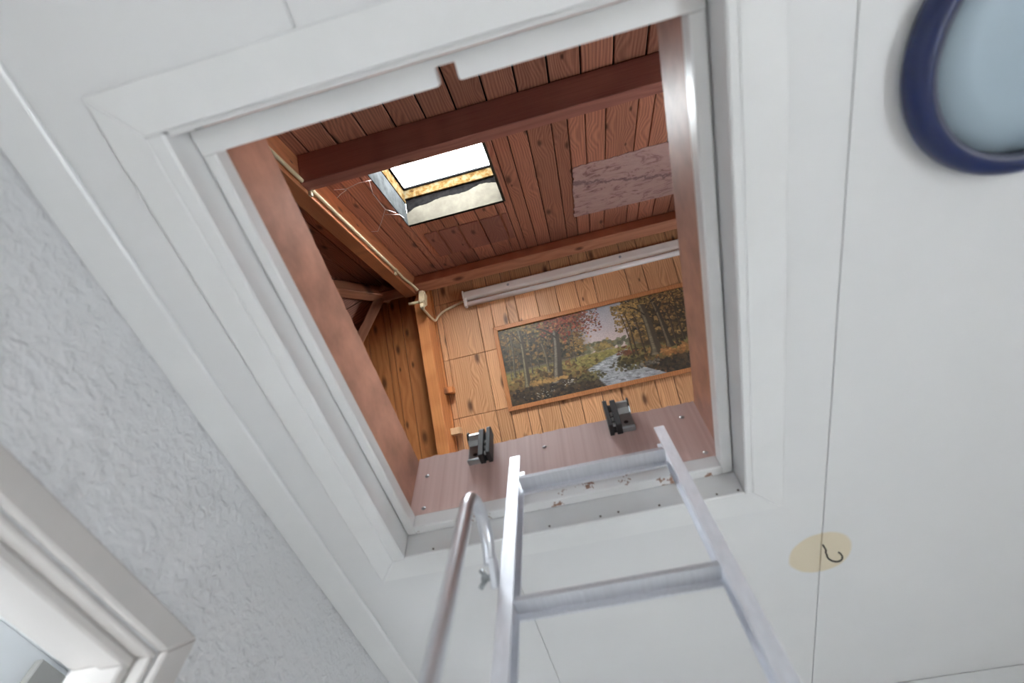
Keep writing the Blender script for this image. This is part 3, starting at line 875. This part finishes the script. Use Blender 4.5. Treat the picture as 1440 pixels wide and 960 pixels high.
# ------------------------------------------------------------------ fluorescent lamp
la = empty('fluorescent_lamp', (0.25, YR + .36 * q, ZR - .36 * q))
tag(la, 'long off-white fluorescent batten lamp with bare tube under the ridge beam', 'lamp')
LX0, LX1 = -0.905, 1.42
XSec = (RIDGE, Vector((0, q, -q)), Vector((0, q, q)), EX)      # polygon in (s, w), extruded along x
prism('housing', XSec, [(.275, 0), (.275, -.045), (.287, -.066), (.345, -.066), (.362, -.05), (.362, 0)], LX0, LX1, M_lampwhite, la, .003)
for x in (LX0 - .006, LX1 - .02):
    prism('tube_holder', XSec, [(.345, 0), (.345, -.064), (.395, -.085), (.432, -.078), (.440, -.03), (.42, -.01), (.37, 0)], x, x + .026, M_lampwhite, la, .004)
prism('end_cap', XSec, [(.262, 0), (.262, -.05), (.283, -.072), (.350, -.072), (.366, -.052), (.366, 0)], LX0 - .012, LX0, M_lampwhite, la, .002)
tc0 = RIDGE + Vector((0, q, -q)) * .410 + Vector((0, q, q)) * -.048
tube('lamp_tube', [tc0 + EX * (LX0 + .02), tc0 + EX * (LX1 - .02)], .0255, M_tube, la, 16)
for x in (-.46, .62):
    f = (RIDGE, EX, Vector((0, -q, q)), Vector((0, -q, -q)))
    lathe('screw', f, (x, -.318, .066), [(0, .006), (.009, .005), (.013, 0)], M_steel, la, 12)

# ------------------------------------------------------------------ torn print on the rear slope
edge = []
def jag(p, r, n, amp):
    return [(p[0] + (r[0] - p[0]) * i / n + random.uniform(-amp, amp), p[1] + (r[1] - p[1]) * i / n + random.uniform(-amp, amp)) for i in range(n)]
poly = jag((.275, -.455), (1.33, -.405), 14, .002) + jag((1.33, -.405), (1.33, -1.235), 14, .008) + jag((1.33, -1.235), (.305, -1.235), 30, .010) + jag((.305, -1.235), (.275, -.455), 26, .009)
tag(prism('torn_print', REAR, poly, -.006, -.001, M_print), 'torn pinkish mountain print stuck to the rear roof slope', 'poster')

# ------------------------------------------------------------------ landscape painting
PX0, PX1, PS0, PS1 = -0.692, 1.25, 0.690, 1.502
pa = empty('landscape_painting', (0.28, YR + PS1 * q, ZR - PS1 * q))
tag(pa, 'wide framed autumn forest and stream painting on the pine slope', 'painting')
FW = .040
FT = -.030
prism('frame_rail', FRONT, [(PX0, PS0), (PX1, PS0), (PX1 - FW, PS0 + FW), (PX0 + FW, PS0 + FW)], FT, -.001, M_frame, pa, .003)
prism('frame_rail', FRONT, [(PX1, PS1), (PX0, PS1), (PX0 + FW, PS1 - FW), (PX1 - FW, PS1 - FW)], FT, -.001, M_frame, pa, .003)
prism('frame_rail', FRONT, [(PX0, PS1), (PX0, PS0), (PX0 + FW, PS0 + FW), (PX0 + FW, PS1 - FW)], FT, -.001, M_frame, pa, .003)
prism('frame_rail', FRONT, [(PX1, PS0), (PX1, PS1), (PX1 - FW, PS1 - FW), (PX1 - FW, PS0 + FW)], FT, -.001, M_frame, pa, .003)

def paint_canvas(nx, ny, cx0, cx1, cs0, cs1):
    rng = np.random.default_rng(11)
    X = np.linspace(cx0, cx1, nx)[None, :].repeat(ny, 0)
    Y = np.linspace(cs0, cs1, ny)[:, None].repeat(nx, 1)
    C = np.zeros((ny, nx, 3))
    px = (cx1 - cx0) / nx
    def soft(a, b, v):
        return np.clip((v - a) / (b - a), 0, 1)[..., None]
    def mixin(mask, c):
        C[:] = C * (1 - mask) + np.array(c, float) * mask
    sky_t, sky_b = np.array((150, 150, 158.)), np.array((196, 172, 166.))
    t = soft(.73, 1.10, Y)
    C[:] = sky_t * (1 - t) + sky_b * t
    def dab(x, y, rx_, ry_, c, a=1.0, ang=0.0):
        r = max(rx_, ry_) * 1.1
        i0, i1 = int((x - r - cx0) / px), int((x + r - cx0) / px) + 2
        j0, j1 = int((y - r - cs0) / px), int((y + r - cs0) / px) + 2
        i0, j0 = max(i0, 0), max(j0, 0)
        i1, j1 = min(i1, nx), min(j1, ny)
        if i0 >= i1 or j0 >= j1:
            return
        dx, dy = X[j0:j1, i0:i1] - x, Y[j0:j1, i0:i1] - y
        ca, sa = math.cos(ang), math.sin(ang)
        d = ((dx * ca + dy * sa) / rx_) ** 2 + ((-dx * sa + dy * ca) / ry_) ** 2
        m = (np.clip((1.15 - d) / .4, 0, 1) * a)[..., None]
        C[j0:j1, i0:i1] = C[j0:j1, i0:i1] * (1 - m) + np.array(c, float) * m
    def foliage(n, fx, fy, cols, r0, r1, a=.85):
        for _ in range(n):
            x, y = fx(), fy()
            c = np.array(cols[rng.integers(len(cols))], float) * rng.uniform(.8, 1.2)
            r = rng.uniform(r0, r1)
            dab(x, y, r, r * rng.uniform(.5, .9), np.clip(c, 0, 255), a, rng.uniform(-.8, .8))
    U = rng.uniform
    Nn = rng.normal
    # distant trees and meadow
    foliage(130, lambda: U(.0, .62), lambda: U(1.06, 1.13), [(110, 110, 82), (126, 118, 90), (98, 92, 74)], .015, .03)
    foliage(60, lambda: Nn(.27, .04), lambda: Nn(1.10, .022), [(122, 104, 62), (140, 116, 66)], .01, .02)
    mixin(soft(1.135, 1.15, Y), (128, 116, 62))
    mixin(soft(1.20, 1.34, Y) * .9, (104, 78, 42))
    mixin(soft(1.30, 1.45, Y) * .9, (62, 44, 30))
    # left and right dark wood behind
    left = 1 - soft(-.02, .20, X + (1.15 - Y) * .10)
    mixin(left * (1 - soft(1.13, 1.17, Y)), (70, 60, 46))
    right = soft(.50, .66, X + (Y - 1.1) * .12)
    mixin(right * (1 - soft(1.17, 1.21, Y)), (62, 48, 34))
    foliage(700, lambda: U(-.65, .10), lambda: U(.73, 1.12), [(84, 78, 56), (58, 54, 42), (104, 84, 50), (120, 88, 48), (48, 44, 36)], .008, .024)
    foliage(700, lambda: U(.52, 1.21), lambda: U(.73, 1.14), [(104, 78, 44), (128, 96, 52), (70, 54, 36), (146, 110, 58), (48, 40, 30)], .008, .024)
    # ground litter
    foliage(600, lambda: U(-.65, .20), lambda: U(1.17, 1.46), [(128, 96, 52), (98, 70, 38), (150, 112, 58), (74, 54, 34), (54, 40, 28)], .006, .022, .6)
    foliage(500, lambda: U(.50, 1.21), lambda: U(1.19, 1.46), [(140, 92, 46), (96, 64, 36), (60, 46, 32), (46, 36, 28), (166, 108, 54)], .006, .022, .6)
    foliage(160, lambda: U(.0, .45), lambda: U(1.15, 1.25), [(140, 128, 66), (124, 118, 64), (152, 134, 74)], .008, .02, .6)
    # dark foreground
    foliage(500, lambda: U(-.65, .25), lambda: U(1.33, 1.46), [(52, 40, 32), (40, 32, 28), (66, 52, 38), (74, 62, 44)], .008, .024, .7)
    foliage(380, lambda: U(.60, 1.21), lambda: U(1.33, 1.46), [(44, 36, 30), (58, 48, 36), (74, 58, 40)], .008, .024, .7)
    # stream
    f = np.clip((Y - 1.17) / (1.46 - 1.17), 0, 1)
    xl = .47 - .40 * np.clip(f * 2.6, 0, 1) ** .8 + .14 * np.clip((f - .35) / .65, 0, 1)
    xr_ = .50 - .15 * np.sin(np.clip(f / .45, 0, 1) * math.pi / 2) + .42 * np.clip((f - .30) / .7, 0, 1) ** .9
    mk = (np.clip((X - xl) / .02, 0, 1) * np.clip((xr_ - X) / .02, 0, 1) * (f > .01))[..., None]
    mixin(mk * .95, (150, 152, 156))
    for _ in range(330):
        y = U(1.20, 1.45); ff = (y - 1.17) / .29
        a_ = .47 - .40 * min(1, ff * 2.6) ** .8 + .14 * max(0, (ff - .35) / .65)
        b_ = .50 - .15 * math.sin(min(1, ff / .45) * math.pi / 2) + .42 * max(0, (ff - .30) / .7) ** .9
        if b_ - a_ < .03:
            continue
        c = [(190, 194, 198), (112, 112, 112), (84, 84, 82), (170, 170, 174)][rng.integers(4)]
        dab(U(a_ + .01, b_ - .01), y, U(.01, .035), U(.003, .006), c, .55, .08)
    foliage(90, lambda: Nn(.09, .06), lambda: Nn(1.34, .022), [(86, 78, 46), (60, 54, 36), (104, 92, 52)], .008, .018, .8)
    foliage(120, lambda: Nn(.47, .08), lambda: Nn(1.30, .03), [(92, 82, 46), (70, 60, 38), (52, 46, 32)], .008, .02, .8)
    foliage(50, lambda: Nn(.45, .035), lambda: Nn(1.20, .018), [(120, 66, 44), (96, 60, 42)], .008, .016, .8)
    foliage(40, lambda: U(.52, .72), lambda: Nn(1.34, .012), [(110, 100, 84), (84, 78, 66)], .008, .018, .8)
    # crowns
    reds = [(140, 58, 44), (110, 52, 42), (146, 76, 50), (86, 50, 42), (150, 96, 58), (96, 74, 52)]
    foliage(520, lambda: Nn(-.03, .12), lambda: .73 + abs(Nn(.03, .09)), reds, .006, .016, .85)
    foliage(240, lambda: U(.05, .30), lambda: U(.74, .95) , reds + [(120, 80, 50)], .004, .010, .8)
    foliage(240, lambda: Nn(-.42, .12), lambda: .73 + abs(Nn(.03, .08)), [(120, 100, 60), (150, 112, 56), (84, 78, 52)], .006, .014, .8)
    foliage(620, lambda: U(.42, .72), lambda: .76 + abs(Nn(.06, .10)), [(150, 116, 60), (126, 98, 54), (168, 128, 66), (96, 78, 46)], .005, .014, .85)
    foliage(420, lambda: U(.80, 1.21), lambda: .73 + abs(Nn(.04, .10)), [(150, 104, 54), (110, 78, 44), (70, 54, 36)], .005, .014, .8)
    foliage(120, lambda: Nn(.06, .04), lambda: Nn(1.02, .05), [(140, 108, 58), (120, 92, 54)], .006, .013, .8)
    # trunks: (x top, y top, x base, y base, width top, width base, dark, light)
    def trunk(x0, y0, x1, y1, w0, w1, cdk, clt):
        n_ = int((y1 - y0) / px * 1.4) + 2
        for i in range(n_):
            t_ = i / (n_ - 1)
            ww = w0 + (w1 - w0) * t_ ** 1.5 + (w1 * .5 * max(0, t_ - .9) / .1)
            x_ = x0 + (x1 - x0) * t_ + .006 * math.sin(t_ * 5)
            y_ = y0 + (y1 - y0) * t_
            dab(x_, y_, ww / 2, px * 1.6, cdk, .95)
            dab(x_ - ww * .18, y_, ww * .22, px * 1.6, np.array(clt) * U(.75, 1.15), .55)
    for x_, yb_, w_ in ((-.60, 1.22, .010), (-.52, 1.18, .008), (-.40, 1.20, .010), (-.33, 1.16, .007), (-.22, 1.15, .007), (-.03, 1.15, .008), (.01, 1.18, .009)):
        trunk(x_ + .01, .80, x_, yb_, w_ * .7, w_, (58, 50, 40), (150, 138, 116))
    trunk(-.545, .80, -.565, 1.20, .016, .022, (70, 62, 48), (150, 140, 112))
    trunk(-.27, .95, -.245, 1.22, .020, .028, (76, 66, 50), (150, 136, 104))
    trunk(-.455, .78, -.46, 1.31, .036, .058, (70, 60, 46), (160, 148, 108))
    for x_, yb_, w_ in ((.56, 1.25, .014), (.63, 1.24, .016), (.525, 1.255, .012), (.92, 1.22, .02), (.99, 1.20, .016), (1.08, 1.22, .022), (1.15, 1.21, .016)):
        trunk(x_ - .03, .86, x_, yb_, w_ * .8, w_, (56, 42, 32), (128, 104, 72))
    trunk(.80, .78, .86, 1.235, .040, .062, (62, 50, 38), (150, 128, 94))
    trunk(.69, .80, .735, 1.275, .062, .10, (72, 60, 46), (150, 134, 104))
    trunk(-.125, .86, -.185, 1.33, .058, .10, (66, 56, 46), (152, 142, 120))
    # branches
    for x0, y0, x1, y1, w_ in ((-.13, .92, -.28, .80, .014), (-.12, .90, .02, .79, .014), (.70, .90, .58, .80, .014), (.72, .88, .83, .77, .016), (-.455, .90, -.54, .78, .01), (.81, .9, .93, .78, .012)):
        for i in range(40):
            t_ = i / 39
            dab(x0 + (x1 - x0) * t_, y0 + (y1 - y0) * t_ - .02 * math.sin(t_ * 3), w_ / 2, w_ / 2, (56, 46, 38), .9)
    foliage(170, lambda: Nn(-.05, .11), lambda: .73 + abs(Nn(.0, .06)), reds, .005, .012, .85)
    foliage(160, lambda: U(.5, 1.2), lambda: .73 + abs(Nn(.0, .06)), [(150, 116, 60), (120, 90, 50), (70, 54, 36)], .005, .012, .85)
    # deer, flowers
    dab(-.075, 1.165, .026, .011, (116, 78, 48), .95)
    dab(-.050, 1.148, .008, .010, (116, 78, 48), .95)
    for x_ in (-.095, -.088, -.062, -.055):
        dab(x_, 1.185, .003, .014, (88, 58, 38), .9)
    dab(-.30, 1.185, .014, .008, (112, 84, 54), .7)
    foliage(70, lambda: Nn(-.34, .06), lambda: Nn(1.405, .02), [(168, 166, 148), (140, 140, 118)], .003, .006, .9)
    foliage(40, lambda: Nn(-.09, .03), lambda: Nn(1.35, .012), [(176, 170, 156)], .003, .006, .9)
    # band of light on the ground
    foliage(90, lambda: U(-.45, -.1), lambda: Nn(1.30, .01), [(166, 122, 62)], .008, .02, .5)
    foliage(110, lambda: U(.75, 1.2), lambda: Nn(1.27, .02), [(186, 124, 62), (160, 100, 50)], .008, .022, .6)
    g_ = C.mean(2, keepdims=True)
    C[:] = (C * .86 + g_ * .14) * 1.06
    C[:] = C * (1 + rng.normal(0, .05, C.shape[:2]))[..., None]
    return np.clip(C, 0, 255)

NX, NY = 520, 204
cx0, cx1, cs0, cs1 = PX0 + FW - .004, PX1 - FW + .004, PS0 + FW - .004, PS1 - FW + .004
img = paint_canvas(NX, NY, cx0, cx1, cs0, cs1) / 255.0
img = np.where(img <= .04045, img / 12.92, ((img + .055) / 1.055) ** 2.4)
gx, gy = np.meshgrid((np.linspace(cx0, cx1, NX) - (cx0 + cx1) / 2) * S, (np.linspace(cs0, cs1, NY) - (cs0 + cs1) / 2) * S)
V = np.stack([gx, gy, np.zeros_like(gx)], -1).reshape(-1, 3)
idx = np.arange(NX * NY).reshape(NY, NX)
F = np.stack([idx[:-1, :-1], idx[1:, :-1], idx[1:, 1:], idx[:-1, 1:]], -1).reshape(-1, 4)
me = bpy.data.meshes.new('canvas')
me.from_pydata(V.tolist(), [], F.tolist())
ca = me.color_attributes.new('paint', 'FLOAT_COLOR', 'POINT')
ca.data.foreach_set('color', np.concatenate([img.reshape(-1, 3), np.ones((NX * NY, 1))], 1).astype(np.float32).ravel())
mcv, nt, b = mat_new('oil_paint_canvas')
at = N(nt, 'ShaderNodeAttribute', attribute_name='paint')
nt.links.new(at.outputs['Color'], b.inputs['Base Color'])
b.inputs['Roughness'].default_value = 0.45
link('canvas', me, mcv, pa, fmat(FRONT, ((cx0 + cx1) / 2, (cs0 + cs1) / 2, -.012)))
box('backing_board', FRONT, (PX0 + FW - .006, PS0 + FW - .006, -.0105), (PX1 - FW + .006, PS1 - FW + .006, -.001), M_frame, pa)

# ------------------------------------------------------------------ ladder brackets on the front lining
XY_ = (Vector((0, 0, 0)), -EY, EZ, -EX)     # polygon in (-y, z), extruded along -x
YZx = (Vector((0, 0, 0)), EY, EZ, EX)
def bracket(xc, sgn, z, label):
    """sgn +1: metal hook on the +x side"""
    e = empty('ladder_bracket', (xc, LY1, z - .06)); tag(e, label, 'bracket', 'ladder brackets on the plywood lining')
    yb = LY1 - .0008
    prof = [(yb, z - .058), (yb - .022, z - .062), (yb - .026, z - .055), (yb - .012, z - .050), (yb - .014, z + .018), (yb - .030, z + .030), (yb - .040, z + .046),
            (yb - .036, z + .060), (yb - .022, z + .068), (yb - .004, z + .066), (yb, z + .05)]
    def xr_(a, b):
        return (xc + a, xc + b) if sgn > 0 else (xc - b, xc - a)
    a, b_ = xr_(.0, .044)
    prism('metal_hook', YZx, prof, a, b_, M_grey, e, .0015)
    a, b_ = xr_(.040, .046)
    prism('hook_end', YZx, [(yb - .006, z + .022), (yb - .036, z + .034), (yb - .046, z + .05), (yb - .040, z + .066), (yb - .02, z + .074), (yb, z + .07)], a, b_, M_black, e, .001)
    for lo, hi, dep in ((-.016, .002, .046), (-.040, -.026, .050)):
        a, b_ = xr_(lo, hi)
        prism('rubber_pad', YZx, [(yb, z - .062), (yb - dep, z - .066), (yb - dep, z + .060), (yb - dep + .008, z + .072), (yb, z + .072)], a, b_, M_black, e, .0015)
    a, b_ = xr_(-.026, -.016)
    box('pad_web', FLAT, (a, yb - .028, z - .05), (b_, yb, z + .06), M_black, e)
    for k in range(3):
        zz = z - .046 + .026 * k
        box('white_plug', FLAT, (a + .001, yb - .036, zz - .007), (b_ - .001, yb - .028, zz + .007), M_chrome, e, .001)
    f = (Vector((0, 0, 0)), EX, EZ, -EY)
    c_, d_ = xr_(.02, .02)
    lathe('bracket_screw', f, (c_, z - .025, -yb + .014), [(0, .003), (.006, .002), (.008, 0)], M_black, e, 10)
bracket(-0.380, -1, 1.348, 'black and grey ladder hook bracket on the plywood, nearer the orange rafter')
bracket(0.095, 1, 1.352, 'black and grey ladder hook bracket with white plugs below the landscape painting')

# ------------------------------------------------------------------ aluminium ladder
B = math.radians(76)
LDIR = Vector((0, math.cos(B), math.sin(B)))
LNRM = Vector((0, -math.sin(B), math.cos(B)))         # towards the climber
lad0 = Vector((0, 1.08, 1.1))
def on_ladder(z):
    return lad0 + LDIR * ((z - 1.1) / LDIR.z)
foot = on_ladder(FLOORZ)
ld = empty('ladder', (-.02, foot.y + .04, FLOORZ))
tag(ld, 'narrow aluminium loft ladder leaning into the attic hatch', 'ladder')
LF = (lad0, EX, LDIR, EX.cross(LDIR))                  # third axis points to the climber side or back
if LF[3].dot(LNRM) < 0:
    back = 1
else:
    back = -1
DEP = .064
t_low = (FLOORZ - 1.1) / LDIR.z
t_top = .125
for x0, x1, o_ in ((-.268, -.236, -1), (.184, .214, 1)):
    # channel: front flange, back flange and outer web in one mesh
    w_ = .006
    if o_ < 0:
        sec = [(x0, 0), (x1, 0), (x1, w_), (x0 + w_, w_), (x0 + w_, DEP - w_), (x1, DEP - w_), (x1, DEP), (x0, DEP)]
    else:
        sec = [(x0, 0), (x1, 0), (x1, DEP), (x0, DEP), (x0, DEP - w_), (x1 - w_, DEP - w_), (x1 - w_, w_), (x0, w_)]
    bm = bmesh.new()
    n0 = -LNRM
    lo_ = []
    hi_ = []
    for x, d in sec:
        for lst, t in ((lo_, t_low), (hi_, t_top)):
            base = lad0 + LDIR * t
            p = Vector((x, base.y, base.z)) + n0 * d
            if lst is lo_:
                p = p + LDIR * ((FLOORZ - p.z) / LDIR.z)
            lst.append(bm.verts.new(p))
    nn = len(sec)
    for k in range(nn):
        bm.faces.new((lo_[k], lo_[(k + 1) % nn], hi_[(k + 1) % nn], hi_[k]))
    bm.faces.new(lo_[::-1]); bm.faces.new(hi_)
    abs_mesh('stile', bm, M_alu, ld, False)
z = 1.112
YZs = (Vector((0, 0, 0)), EY, EZ, EX)
while z > FLOORZ + .2:
    p = on_ladder(z)
    y0 = p.y + .006
    tw = .060
    tk = .005
    prof = [(y0, z), (y0 + tw, z), (y0 + tw, z - .020), (y0 + tw - .008, z - .020), (y0 + tw - .008, z - .016), (y0 + tw - tk, z - .016), (y0 + tw - tk, z - tk),
            (y0 + tk, z - tk), (y0 + tk, z - .010), (y0, z - .010)]
    prism('step', YZs, prof, -.240, .188, M_alustep, ld)
    z -= .452
# grab rail on the left stile
XH = -.286
rail = [(.975, .745), (.945, .790), (.905, .812), (.862, .815), (.822, .800), (.797, .765), (.783, .71), (.74, .54), (.695, .369), (.60, -.01), (.503, -.40), (.495, -.47), (.515, -.53), (.56, -.565), (.63, -.60)]
pts = smooth_path([(XH, y, zz) for y, zz in rail], 6)
hr = tube('grab_rail', pts, .0148, M_alutube, ld, 16)
fz = (Vector((XH + .006, .980, .742)), EX, Vector((0, .55, -.84)).normalized(), None)
fz = (fz[0], fz[1], fz[2], fz[1].cross(fz[2]))
box('flattened_end', fz, (-.008, -.02, -.019), (.008, .045, .019), M_alutube, hr, .003)
wn_ = fz[0] + fz[2] * .02
bm = bmesh.new()
tube_bm(bm, [wn_ + EX * -.005, wn_ + EX * -.030], .007, 10)
for sg in (-1, 1):
    a = wn_ + EX * -.018
    tube_bm(bm, [a, a + EZ * .012 * sg + EX * -.008, a + EZ * .022 * sg + EX * -.014], [.006, .005, .006], 8)
abs_mesh('wing_nut', bm, M_grey, hr)

# ------------------------------------------------------------------ ceiling hook
hk = Vector((.591, 1.512, CEIL))
pts = [hk + Vector((0, 0, .01)), hk, hk + Vector((0, .001, -.018)), hk + Vector((-.004, .004, -.024))]
for i in range(11):
    a = math.radians(150 + 245 * i / 10)
    pts.append(hk + Vector((.014 + .020 * math.cos(a), .006, -.038 + .018 * math.sin(a))))
tag(tube('ceiling_hook', pts, .0026, M_iron, None, 8), 'small dark screw hook in the yellowed spot on the ceiling', 'hook')

# ------------------------------------------------------------------ round blue lamp on the ceiling
rl = empty('ceiling_lamp', (.889, .232, .955))
tag(rl, 'round ceiling fixture with navy blue rim and pale blue disc', 'lamp')
cz = (.889, .232, 0)
ring = lathe('rim', FLAT, cz, [(.190, CEIL - .006), (.226, CEIL - .008), (.229, CEIL - .016), (.228, CEIL - .030), (.222, CEIL - .042), (.212, CEIL - .049), (.202, CEIL - .050),
                               (.197, CEIL - .0485), (.192, CEIL - .034), (.187, CEIL - .022), (.186, CEIL - .006), (.190, CEIL - .006)], M_navy, rl, 96)
lathe('inner_lip', FLAT, cz, [(.1975, CEIL - .0488), (.1925, CEIL - .0485), (.1878, CEIL - .044), (.1872, CEIL - .030), (.1922, CEIL - .030), (.1975, CEIL - .0488)], M_lip, rl, 96)
lathe('disc', FLAT, cz, [(0, CEIL - .030), (.12, CEIL - .030), (.1868, CEIL - .028), (.1868, CEIL - .008), (0, CEIL - .008)], M_paleblue, rl, 96)
lathe('base_plate', FLAT, cz, [(0, CEIL - .008), (.2, CEIL - .008), (.2, CEIL), (0, CEIL)], M_black, rl, 64)
cl = tube('clip', [Vector((.872, .405, CEIL - .056)), Vector((.888, .412, CEIL - .058)), Vector((.900, .424, CEIL - .056)), Vector((.905, .435, CEIL - .05))], [.004, .006, .006, .004], M_chrome, rl, 8)
